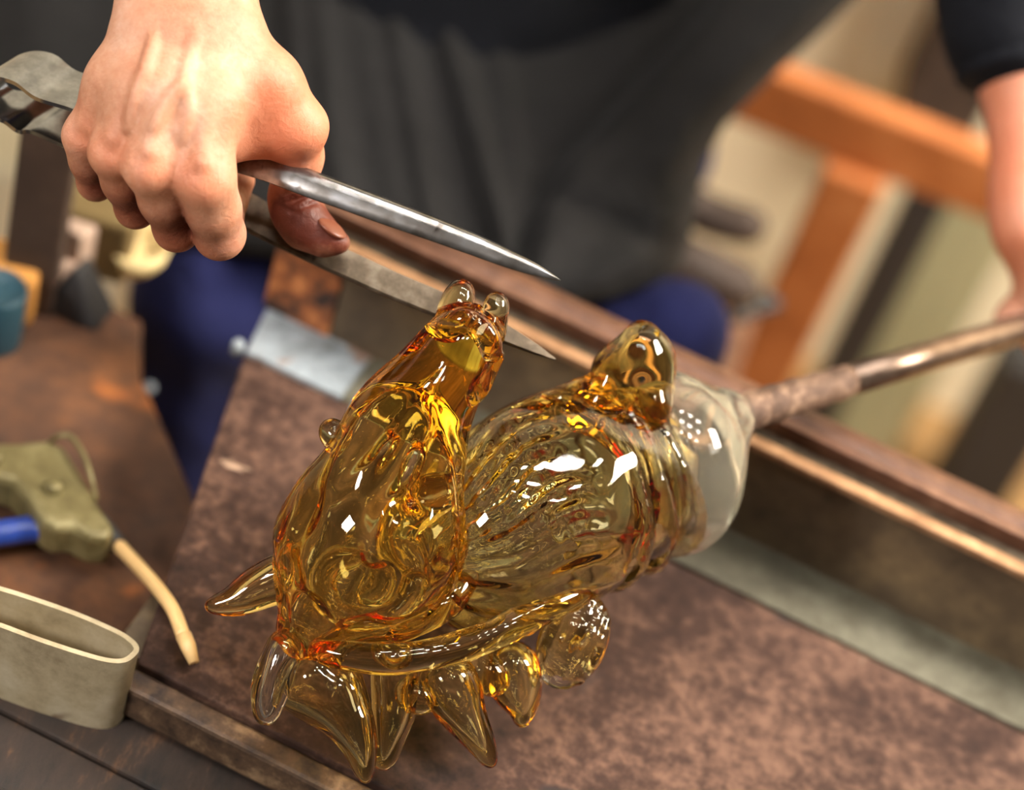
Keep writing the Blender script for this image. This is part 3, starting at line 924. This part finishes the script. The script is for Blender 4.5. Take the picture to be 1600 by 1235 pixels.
# ------------------------------------------------------------------ blowpipe
bp = thing('blowpipe', PIPE_A, 'long iron blowpipe with crusted end, carrying the glass', 'blowpipe')
L_ = np.linalg.norm(PIPE_B - PIPE_A)
ss = np.linspace(0.0, 0.085, 26)
tube('crusted_end', [PIPE_A + PD * s for s in ss], [0.0086 - s * 0.010 + 0.0004 * math.sin(s * 420) + 0.0003 * math.sin(s * 900 + 1) for s in ss], MAT['pipe'], bp, 28)
tube('shaft', [PIPE_A + PD * s for s in np.linspace(0.0845, L_ + 0.55, 12)], 0.0073, MAT['pipe_clean'], bp, 24)

# ------------------------------------------------------------------ glass sculpture
gk = 0.84 / FPX
gl_root = W(640, 1100, .86)
glass = thing('glass_sculpture', gl_root, 'amber blown-glass creature with spiked mane on the pipe end', 'glass sculpture')
def gobj(name, fld, mat, label=None):
    V, F, N = fld.mesh()
    o = mesh_obj(name, V, F, mat, glass, normals=N)
    if label: o['label'] = label
    return o
HG = 0.0011
def G(px, py, d=.84): return W(px, py, d)
# --- front body with the drawn-out neck
F1 = field_for([G(400, 480, .79), G(760, 1060, .90), G(400, 1060, .79), G(800, 480, .90), G(800, 480, .79)], 0.008, HG)
ax1 = unit(G(560, 960) - G(640, 690)); ax2 = unit(np.cross(FWD, ax1)); 
F1.ell(G(584, 842, .843), [ax2, ax1, FWD], [150 * gk, 168 * gk, 128 * gk], 0)
F1.cone(G(530, 900, .840), G(480, 985, .838), 95 * gk, 50 * gk, 0.012)
F1.chain([G(612, 740, .842), G(636, 668, .842), G(685, 592, .841), G(732, 516, .840)], [92 * gk, 76 * gk, 54 * gk, 38 * gk], 0.010, sm=4)
F1.D += F1.wobble(0.0007, 0.030, 21)
X_, Y_, Z_ = F1.all_pts()
nk = G(640, 690, .842); na_ = unit(G(735, 520, .84) - nk)
sn = np.clip(((X_ - nk[0]) * na_[0] + (Y_ - nk[1]) * na_[1] + (Z_ - nk[2]) * na_[2]) / 0.02, 0, 1)
na2 = unit(np.cross(na_, FWD)); na3 = np.cross(na_, na2)
ph = np.arctan2((X_ - nk[0]) * na3[0] + (Y_ - nk[1]) * na3[1] + (Z_ - nk[2]) * na3[2], (X_ - nk[0]) * na2[0] + (Y_ - nk[1]) * na2[1] + (Z_ - nk[2]) * na2[2])
rho_ = np.clip((np.sqrt(((X_ - nk[0]) * na2[0] + (Y_ - nk[1]) * na2[1] + (Z_ - nk[2]) * na2[2]) ** 2 + ((X_ - nk[0]) * na3[0] + (Y_ - nk[1]) * na3[1] + (Z_ - nk[2]) * na3[2]) ** 2) - 0.006) / 0.008, 0, 1)
F1.shell((0.0068 + 0.0095 * sn + F1.wobble(0.0020, 0.016, 22) + 0.0012 * rho_ * np.sin(ph * 9 + 14 * F1.wobble(0.05, 0.05, 24))).astype(np.float32))
gobj('front_body', F1, MAT['amber'], 'hollow amber front body drawn up into a neck')
# inner swirls seen through the wall
F1b = field_for([G(440, 720, .80), G(720, 1000, .88), G(440, 1000, .80), G(720, 720, .88)], 0.006, 0.0012)
sw = []
for t in np.linspace(0, 1, 26):
    a = t * 7.5
    r_ = 78 * (1 - 0.72 * t)
    sw.append(G(565 + r_ * math.cos(a), 905 + r_ * 0.85 * math.sin(a), .826 + 0.010 * t))
F1b.chain(sw, np.linspace(0.0052, 0.0030, 26), 0.002)
F1b.chain([G(690, 760, .842), G(640, 790, .830), G(615, 840, .826), G(640, 880, .832)], [0.006, 0.0085, 0.006, 0.004], 0.004, sm=4)
gobj('inner_swirl', F1b, MAT['amber_solid'])
# --- top of the neck: two ears, brow and side nub
def spike(name, pts, rads, mat, h=0.0009, k_=0.003, wob=0.0004, shell=None, seed=1, extra=()):
    P = [G(*p) for p in pts]; R = [r * gk for r in rads]
    fl = field_for(P + [G(*e[0]) for e in extra], max(R) + 0.006, h)
    fl.chain(P, R, k_, sm=5)
    for e in extra: fl.ell(G(*e[0]), [RGT, DWN, FWD], [q * gk for q in e[1]], 0.012)
    fl.D += fl.wobble(wob, 0.02, seed)
    if shell: fl.shell(shell)
    return gobj(name, fl, mat)
spike('ear', [(700, 520, .842), (712, 485, .842), (722, 456, .842)], [24, 24, 17], MAT['amber_solid'], 0.0007, seed=31)
spike('ear', [(758, 530, .836), (770, 500, .836), (776, 474, .836)], [22, 19, 14], MAT['amber_solid'], 0.0007, seed=32)
spike('brow', [(696, 515, .832), (728, 500, .829), (758, 520, .829), (768, 555, .831)], [13, 15, 15, 12], MAT['amber_solid'], 0.0007, seed=33)
spike('side_nub', [(735, 620, .836), (757, 585, .834), (780, 553, .833)], [16, 14, 9], MAT['amber_solid'], 0.0007, seed=34)
spike('shoulder_nub', [(545, 700, .842), (528, 684, .842), (517, 673, .842)], [20, 18, 16], MAT['amber_solid'], 0.0007, seed=35)
# --- spikes of the mane
spike('spike', [(450, 898, .846), (410, 915, .846), (365, 940, .844), (330, 948, .843)], [36, 30, 18, 9], MAT['spike_glass'], shell=0.0040, seed=41)
spike('spike', [(448, 1010, .836), (432, 1050, .834), (421, 1090, .833), (414, 1118, .833)], [30, 27, 22, 14], MAT['clear'], shell=0.0040, seed=42)
spike('spike', [(500, 1060, .842), (535, 1110, .838), (562, 1165, .836), (572, 1214, .836)], [58, 42, 23, 9], MAT['spike_glass'], shell=0.0040, seed=43, extra=(((488, 1082, .846), (50, 34, 34)),))
spike('spike', [(615, 1050, .846), (616, 1110, .845), (606, 1160, .844), (598, 1192, .844)], [34, 30, 20, 9], MAT['spike_glass'], shell=0.0040, seed=44)
spike('spike', [(700, 1065, .850), (718, 1105, .849), (748, 1155, .848), (767, 1192, .848)], [46, 34, 19, 9], MAT['spike_glass'], shell=0.0040, seed=45)
spike('spike', [(800, 1040, .862), (808, 1075, .862), (816, 1105, .862), (816, 1128, .862)], [42, 34, 18, 8], MAT['spike_glass'], shell=0.0040, seed=46)
spike('lobe', [(640, 1085, .846), (662, 1098, .846)], [24, 20], MAT['amber_solid'], seed=47)
spike('lobe', [(752, 1045, .856), (770, 1062, .856)], [28, 26], MAT['amber_solid'], seed=48)
# --- ridge running back along the belly
spike('ridge', [(500, 1015, .832), (580, 1030, .829), (680, 1022, .832), (770, 992, .840), (850, 952, .850), (905, 925, .860)], [20, 22, 22, 22, 22, 16], MAT['amber_solid'], 0.0009, seed=51)
spike('ridge', [(620, 985, .836), (690, 950, .838), (735, 900, .846)], [20, 22, 16], MAT['amber_solid'], 0.0009, seed=52)
# --- leaf-shaped fin with ribs
F6 = field_for([G(800, 900, .84), G(980, 1090, .90), G(980, 900, .84), G(800, 1090, .90)], 0.006, 0.001)
la = unit(G(870, 1060, .868) - G(925, 935, .868)); lb_ = unit(np.cross(FWD, la))
F6.ell(G(895, 1002, .868), [lb_, la, FWD], [56 * gk, 82 * gk, 24 * gk], 0)
for o_ in (-38, -19, 0, 19, 38):
    c = G(895, 1002, .868) + lb_ * o_ * gk * .9
    hl = 72 * gk * math.sqrt(max(0.05, 1 - (o_ / 56) ** 2))
    F6.chain([c - la * hl - FWD * 8 * gk, c - FWD * 25 * gk * math.sqrt(max(0.1, 1 - (o_ / 56) ** 2)), c + la * hl - FWD * 8 * gk], [0.0022, 0.0042, 0.0022], 0.0008, sm=3)
F6.shell(0.0036 + F6.wobble(0.0012, 0.010, 66))
gobj('fin', F6, MAT['spike_glass'])
# --- rear body
ar = unit(G(1040, 712, .915) - G(740, 850, .862))
F2 = field_for([G(690, 560, .81), G(1020, 980, .95), G(690, 980, .81), G(1020, 560, .95), G(1020, 980, .81)], 0.008, 0.00125)
F2.chain([G(770, 842, .868), G(830, 805, .876), G(900, 765, .887), G(965, 742, .898)], [128 * gk, 146 * gk, 148 * gk, 128 * gk], 0.012, sm=4)
F2.cone(G(740, 915, .866), G(850, 890, .876), 62 * gk, 60 * gk, 0.014)
F2.D += F2.wobble(0.0006, 0.035, 61)
X_, Y_, Z_ = F2.all_pts()
c0 = G(770, 842, .868); ra_ = unit(np.cross(ar, FWD)); rb_ = np.cross(ar, ra_)
al = (X_ - c0[0]) * ar[0] + (Y_ - c0[1]) * ar[1] + (Z_ - c0[2]) * ar[2]
ph = np.arctan2((X_ - c0[0]) * rb_[0] + (Y_ - c0[1]) * rb_[1] + (Z_ - c0[2]) * rb_[2], (X_ - c0[0]) * ra_[0] + (Y_ - c0[1]) * ra_[1] + (Z_ - c0[2]) * ra_[2])
fade = np.clip(1 - (al - 0.012) / 0.02, 0, 1)
hi_ = np.clip(0.5 + ((X_ - c0[0]) * DWN[0] + (Y_ - c0[1]) * DWN[1] + (Z_ - c0[2]) * DWN[2]) / -0.03, 0, 1)
F2.shell((0.0058 + F2.wobble(0.0011, 0.03, 62) + fade * hi_ * (F2.wobble(0.0007, 0.010, 63) + 0.0014 * np.sin(ph * 26 + 1.6 * np.sin(al * 130))) + (1 - hi_) * 0.0010 * np.sin(ph * 9 + al * 40)).astype(np.float32))
gobj('rear_body', F2, MAT['amber_light'], 'pale amber rear body with ribbed collar')
# ribs wrapped round the rear body
ra = unit(np.cross(ar, FWD)); rb = np.cross(ar, ra)
for (t, rr, wd) in ((0.56, 156, 20), (0.74, 152, 24), (0.92, 142, 20)):
    c = G(770, 842, .868) + (G(1010, 724, .905) - G(770, 842, .868)) * t
    P = []
    for a in np.linspace(0, 2 * math.pi, 41):
        P.append(c + (ra * math.cos(a) + rb * math.sin(a)) * (rr - 6) * gk + ar * 0.003 * math.sin(2 * a + t * 9))
    fr = field_for(P, 0.006, 0.0012)
    fr.chain(P, [wd * gk * (1 + 0.25 * math.sin(3 * i / 6.0)) for i in range(41)], 0.002)
    gobj('rib', fr, MAT['rib_glass'])
# crest nub on top
Fc = field_for([G(890, 690, .86), G(1050, 490, .89), G(1050, 690, .86), G(890, 490, .89)], 0.006, 0.0009)
Fc.chain([G(925, 645, .872), G(962, 603, .873), G(988, 568, .874), G(1010, 540, .875)], [28, 34, 36, 33] * np.array(gk), 0.006, sm=5)
Fc.chain([G(1003, 690, .879), G(1012, 630, .876), G(1016, 560, .876)], [18 * gk, 26 * gk, 27 * gk], 0.008, sm=5)
Fc.ell(G(985, 620, .875), [RGT, DWN, FWD], [40 * gk, 46 * gk, 24 * gk], 0.008)
Fc.D += Fc.wobble(0.0008, 0.016, 72)
gobj('crest', Fc, MAT['amber_solid'])
spike('crest', [(800, 662, .868), (880, 622, .872), (940, 600, .874)], [13, 18, 20], MAT['amber_solid'], seed=73, wob=0.0009)
spike('knot', [(985, 862, .894), (960, 885, .892), (940, 905, .888)], [20, 19, 22], MAT['clear'], seed=74, wob=0.0014)
# --- clear bulb at the pipe
F3 = field_for([G(960, 540, .84), G(1190, 900, .98), G(960, 900, .84), G(1190, 540, .98)], 0.006, 0.0011)
ab = unit(PD * 0.75 + RGT * 0.25)
b1 = unit(np.cross(ab, FWD)); b2 = np.cross(ab, b1)
kb = .905 / FPX
F3.ell(G(1042, 724, .905), [ab, b1, b2], [108 * kb, 148 * kb, 140 * kb], 0)
F3.cone(G(1100, 690, .907), G(1140, 652, .915), 40 * kb, 38 * kb, 0.02)
F3.shell(0.0030 + F3.wobble(0.0006, 0.03, 81))
gobj('clear_bulb', F3, MAT['haze_glass'], 'clear glass bulb joining the pipe')

# ------------------------------------------------------------------ tools lying on the burnt bench
# hand torch: olive casting, blue grip, wire hook and cream nozzle
zt_ = ZL
tor = thing('hand_torch', T(90, 780, zt_), 'olive cast-metal hand torch with blue grip and cream curved nozzle', 'torch')
poly = [(-120, 702), (-40, 690), (30, 690), (72, 686), (100, 694), (128, 740), (160, 795), (182, 826), (168, 842), (140, 838), (112, 822), (88, 826), (66, 812), (44, 778), (20, 752), (-20, 742), (-120, 748)]
prism('casting', [T(a, b, ZL + 0.030) for a, b in poly], ZL + 0.010, ZL + 0.030, MAT['olive'], tor, 0.004)
for px, py in ((84, 762), (-10, 716)):
    c = T(px, py, ZL + 0.031)
    v, f = tube_geo([c - UPV * 0.003, c + UPV * 0.0015, c + UPV * 0.003], [0.0042, 0.0042, 0.0028], 14)
    mesh_obj('screw', v, f, MAT['olive'], tor)
tube('grip', catmull([T(-160, 858, ZL + .014), T(-70, 842, ZL + .014), T(0, 834, ZL + .014), T(55, 826, ZL + .016), T(88, 826, ZL + .02)], 5), [0.0062] * 20 + [0.0072], MAT['blue'], tor, 16)
tube('socket', [T(150, 818, ZL + .02), T(170, 838, ZL + .019), T(188, 856, ZL + .018)], [0.0058, 0.0050, 0.0042], MAT['black'], tor, 14)
nz = catmull([T(183, 850, ZL + .018), T(215, 884, ZL + .034), T(245, 918, ZL + .052), T(270, 953, ZL + .064), T(287, 995, ZL + .068)], 6)
tube('nozzle', nz, [0.0030] * (len(nz)), MAT['cream'], tor, 14)
tube('nozzle_tip', [T(287, 994, ZL + .068), T(294, 1010, ZL + .068), T(303, 1036, ZL + .066)], [0.0034, 0.0033, 0.0022], MAT['cream'], tor, 14)
tube('wire_hook', catmull([T(76, 694, ZL + .026), T(92, 682, ZL + .034), T(112, 684, ZL + .036), T(130, 710, ZL + .036), T(142, 745, ZL + .034), T(150, 782, ZL + .026)], 6), 0.0012, MAT['olive'], tor, 8)

# big band loop standing on edge
zb0 = ZB; zb1 = zb0 + 0.044
bl = thing('band_loop', T(100, 1060, zb0), 'wide worn steel band bent into a rounded loop, standing on edge', 'metal band')
pp = [(-330, 868), (-150, 912), (-40, 948), (60, 985), (130, 1008), (170, 1018), (194, 1024), (209, 1022), (213, 1012), (203, 1000), (180, 986), (120, 960), (40, 932), (-60, 900), (-330, 800)]
pp = [(x, y + (14 if i < 6 else (8 if i == 6 else 0))) for i, (x, y) in enumerate(pp)]
PB = catmull([T(x, y, zb1) for x, y in pp], 6)
ctr = PB - UPV * (zb1 - zb0) / 2
v, f = strip_geo(ctr, [UPV * (zb1 - zb0) / 2] * len(ctr), 0.0022)
o = mesh_obj('band', v, f, MAT['band'], bl)
es = o.modifiers.new('edge', 'EDGE_SPLIT'); es.split_angle = math.radians(40)

# ------------------------------------------------------------------ things behind, to the left
def standing_box(name, px, py, z, w, dpt, h, rot, mat, label, cat, bev=0.003):
    c = T(px, py, z)
    ax = np.array([math.cos(rot), math.sin(rot), 0]); ay = np.array([-math.sin(rot), math.cos(rot), 0])
    o = box_obj(name, c + UPV * h / 2, ax, ay, UPV, w / 2, dpt / 2, h / 2, mat, None, bev)
    return tag(o, label, cat)
pc = T(46, 462, ZL)
ray_ = FWD + (112 - 800) / FPX * RGT + (190 - IH / 2) / FPX * DWN
ptop = CAM[2] + ray_[2] * pc[1] / ray_[1]
o = box_obj('dark_post', np.array([pc[0], pc[1], (ZL + ptop) / 2]), unit([1, .2, 0]), unit([-.2, 1, 0]), UPV, 0.0135, 0.0135, (ptop - ZL) / 2, MAT['wood_dark'], None, 0.002)
tag(o, 'dark brown upright post behind the tool bench, left of the hand', 'post')
standing_box('ochre_block', -6, 470, ZL, 0.04, 0.03, 0.030, 0.2, MAT['tan'], 'ochre block at the foot of the dark post', 'block')
standing_box('pink_brick', 66, 440, ZL, 0.040, 0.02, 0.018, -0.45, MAT['pink'], 'pinkish brick lying beside the dark post', 'brick')
standing_box('pink_brick', 92, 412, ZL, 0.036, 0.02, 0.036, -0.3, MAT['pink'], 'pinkish grey brick standing on end behind the others', 'brick')
standing_box('olive_box', 146, 405, ZL, 0.038, 0.03, 0.040, 0.1, MAT['olive_card'], 'olive brown box beneath the little finger', 'box')
cc = W(70, 300, 1.52)
o = box_obj('cream_wall_block', np.array([cc[0], cc[1], (cc[2] + 0.05) / 2]), unit([1, .15, 0]), unit([-.15, 1, 0]), UPV, 0.075, 0.05, (cc[2] + 0.05) / 2, MAT['cream_wall'], None, 0.006)  # added cream box standing in for the cream wall here
tag(o, 'tall cream block on the floor, added in place of the wall behind the dark post', 'wall block')
# black wedge
c = T(118, 482, ZL); e1 = unit([1, -.1, 0]); e2 = np.array([.1, 1, 0])
v = [c - e1 * .018 - e2 * .012, c + e1 * .018 - e2 * .012, c + e1 * .018 + e2 * .012, c - e1 * .018 + e2 * .012, c + UPV * .032 - e2 * .006, c + UPV * .032 + e2 * .008]
o = mesh_obj('black_wedge', v, [(3, 2, 1, 0), (0, 1, 4), (1, 2, 5, 4), (2, 3, 5), (3, 0, 4, 5)], MAT['black'], None, smooth=False); bevel(o, 0.003)
tag(o, 'small black wedge standing on the tool bench', 'wedge')
# pale bowl
c = T(204, 416, ZL)
rings = []
for (r_, z_) in ((0.008, 0.0), (0.013, 0.003), (0.0175, 0.010), (0.019, 0.020), (0.0178, 0.020), (0.016, 0.013), (0.010, 0.008), (0.003, 0.007)):
    rings.append([c + np.array([r_ * math.cos(a), r_ * math.sin(a), z_]) for a in np.linspace(0, 2 * math.pi, 28, endpoint=False)])
v, f = loft(rings)
o = mesh_obj('pale_bowl', v, f, MAT['pale_bowl']); tag(o, 'small cream bowl below the fingers, beside the blue trouser leg', 'bowl')
c = T(-14, 530, ZL)
rings = []
for (r_, z_) in ((0.014, 0), (0.0145, 0.002), (0.0145, 0.034), (0.0135, 0.036), (0.0125, 0.034), (0.003, 0.033)):
    rings.append([c + np.array([r_ * math.cos(a), r_ * math.sin(a), z_]) for a in np.linspace(0, 2 * math.pi, 28, endpoint=False)])
v, f = loft(rings)
o = mesh_obj('teal_can', v, f, MAT['teal']); tag(o, 'dark teal can at the left end of the tool bench', 'can')

# ------------------------------------------------------------------ things behind, to the right
# timber frame: a post and a rail
fr_j = W(1352, 245, 1.58)
frame = thing('timber_frame', (fr_j[0], fr_j[1], 0), 'orange timber frame of post and rail behind the blowpipe', 'timber frame')
q1 = W(1180, 140, 1.62)
q2 = T(1560, 290, q1[2])
rd = unit(q2 - q1); rn = unit(np.cross(UPV, rd))
box_obj('rail', (q1 + q2) / 2, rd, rn, UPV, np.linalg.norm(q2 - q1) / 2 + 0.25, 0.012, 0.026, MAT['wood'], frame, 0.003)
pj = T(1357, 230, q1[2])
box_obj('post', np.array([pj[0], pj[1], (q1[2] - 0.0265) / 2]), rd, rn, UPV, 0.0245, 0.010, (q1[2] - 0.0265) / 2, MAT['wood'], frame, 0.003)
def column(name, px, py, z, hw, hd, h, mat, label, cat):
    c = T(px, py, z)
    o = box_obj(name, np.array([c[0], c[1], h / 2]), rd, rn, UPV, hw, hd, h / 2, mat, None, 0.004)
    return tag(o, label, cat)
def Yp(px, py, y):
    ray = FWD + (px - IW / 2) / FPX * RGT + (py - IH / 2) / FPX * DWN
    return CAM + ray * (y - CAM[1]) / ray[1]
def upright(name, px, py, y, hw, hd, pyt, mat, label, cat):
    c = Yp(px, py, y); zt = c[2] + 0.0
    top = Yp(px + (py - pyt) * 0.30, pyt, y)[2]
    o = box_obj(name, np.array([c[0], y, top / 2]), X0, np.array([0, 1.0, 0]), UPV, hw, hd, top / 2, mat, None, 0.004)
    return tag(o, label, cat)
upright('black_post', 1391, 420, 1.58, 0.0185, 0.012, 225, MAT['black'], 'black iron post just right of the timber post', 'post')
upright('grey_green_column', 1478, 430, 1.64, 0.036, 0.015, 240, MAT['pale_green'], 'pale grey-green column behind the blowpipe', 'column')
upright('dark_box', 1575, 650, 1.62, 0.036, 0.03, 545, MAT['black'], 'dark box on the floor beneath the blowpipe, right of the column', 'bin')  # plain dark box filling the dark area by the column
cl_, cr2 = Yp(1432, 100, 1.72), Yp(1560, 140, 1.72); cbz = Yp(1470, 200, 1.72)[2]
o = box_obj('dark_cabinet', np.array([(cl_[0] + cr2[0]) / 2, 1.755, cbz + 0.15]), X0, np.array([0, 1.0, 0]), UPV, (cr2[0] - cl_[0]) / 2, 0.04, 0.15, MAT['wood_dark'], None, 0.004)
tag(o, 'dark cabinet hung on the wall behind the sleeve', 'cabinet')
# stool seat with dark shaping blocks
zs = 0.50
sc0 = T(1140, 600, zs)
stool = thing('wooden_stool', (sc0[0], sc0[1], 0), 'low wooden stool behind the blue knee, holding dark blocks', 'stool')
sc0 = sc0 - rd * 0.035
box_obj('seat', np.array([sc0[0] - .01, sc0[1] + .03, zs - 0.012]), rd, rn, UPV, 0.050, 0.055, 0.012, MAT['rail'], stool, 0.003)
for sx in (-1, 1):
    for sy in (-1, 1):
        c = np.array([sc0[0] - .01, sc0[1] + .03, 0]) + rd * 0.034 * sx + rn * 0.038 * sy
        box_obj('leg', c + UPV * (zs - 0.0245) / 2, rd, rn, UPV, 0.011, 0.011, (zs - 0.0245) / 2, MAT['wood_dark'], stool, 0.002)
def block(px, py, d, w, h, dep, label):
    c = W(px, py, d)
    fl = field_for([c], max(w, dep) + 0.02, 0.004)
    fl.cone(c - rd * w * .5, c + rd * w * .5, h, h * 0.9, 0.004)
    fl.D += fl.wobble(0.0015, 0.05, int(px))
    V, F, N = fl.mesh()
    o = mesh_obj('shaping_block', V, F, MAT['wood_dark'], None, normals=N)
    tag(o, label, 'block', 'dark shaping blocks')
    return o
block(1118, 335, 1.42, 0.045, 0.014, 0.03, 'dark rounded shaping block on top, against the cream wall')
block(1098, 425, 1.40, 0.045, 0.019, 0.03, 'thick dark shaping block below the upper one, above the blue knee')
# small iron hook
hk = [W(1150, 440, 1.40), W(1185, 460, 1.41), W(1213, 475, 1.415), W(1190, 483, 1.41), W(1140, 500, 1.40)]
o = tube('iron_hook', catmull(hk, 5), 0.0042, MAT['black'], None, 10)
tag(o, 'thin bent iron hook pointing toward the timber post', 'hook')

# ------------------------------------------------------------------ ceiling lamps above, out of frame; extra ones added for glass sparkle
for i, (lx, ly) in enumerate([(-0.42 + 0.42 * a_, 0.02 + 0.46 * b_) for b_ in range(3) for a_ in range(3)]):
    t = thing('ceiling_sparkle_lamp', (lx, ly, 2.62), 'unseen ceiling lamp above the bench, in a grid enlarged for glass sparkle', 'lamp', 'ceiling lamps over the bench, extras added for sparkle')
    box_obj('housing', (lx, ly, 2.64), X0, np.array([0, 1.0, 0]), UPV, 0.095, 0.055, 0.02, MAT['lamp_body'], t, 0.004)
    box_obj('diffuser', (lx, ly, 2.615), X0, np.array([0, 1.0, 0]), UPV, 0.08, 0.04, 0.0045, MAT['tube_light'], t, 0.001)
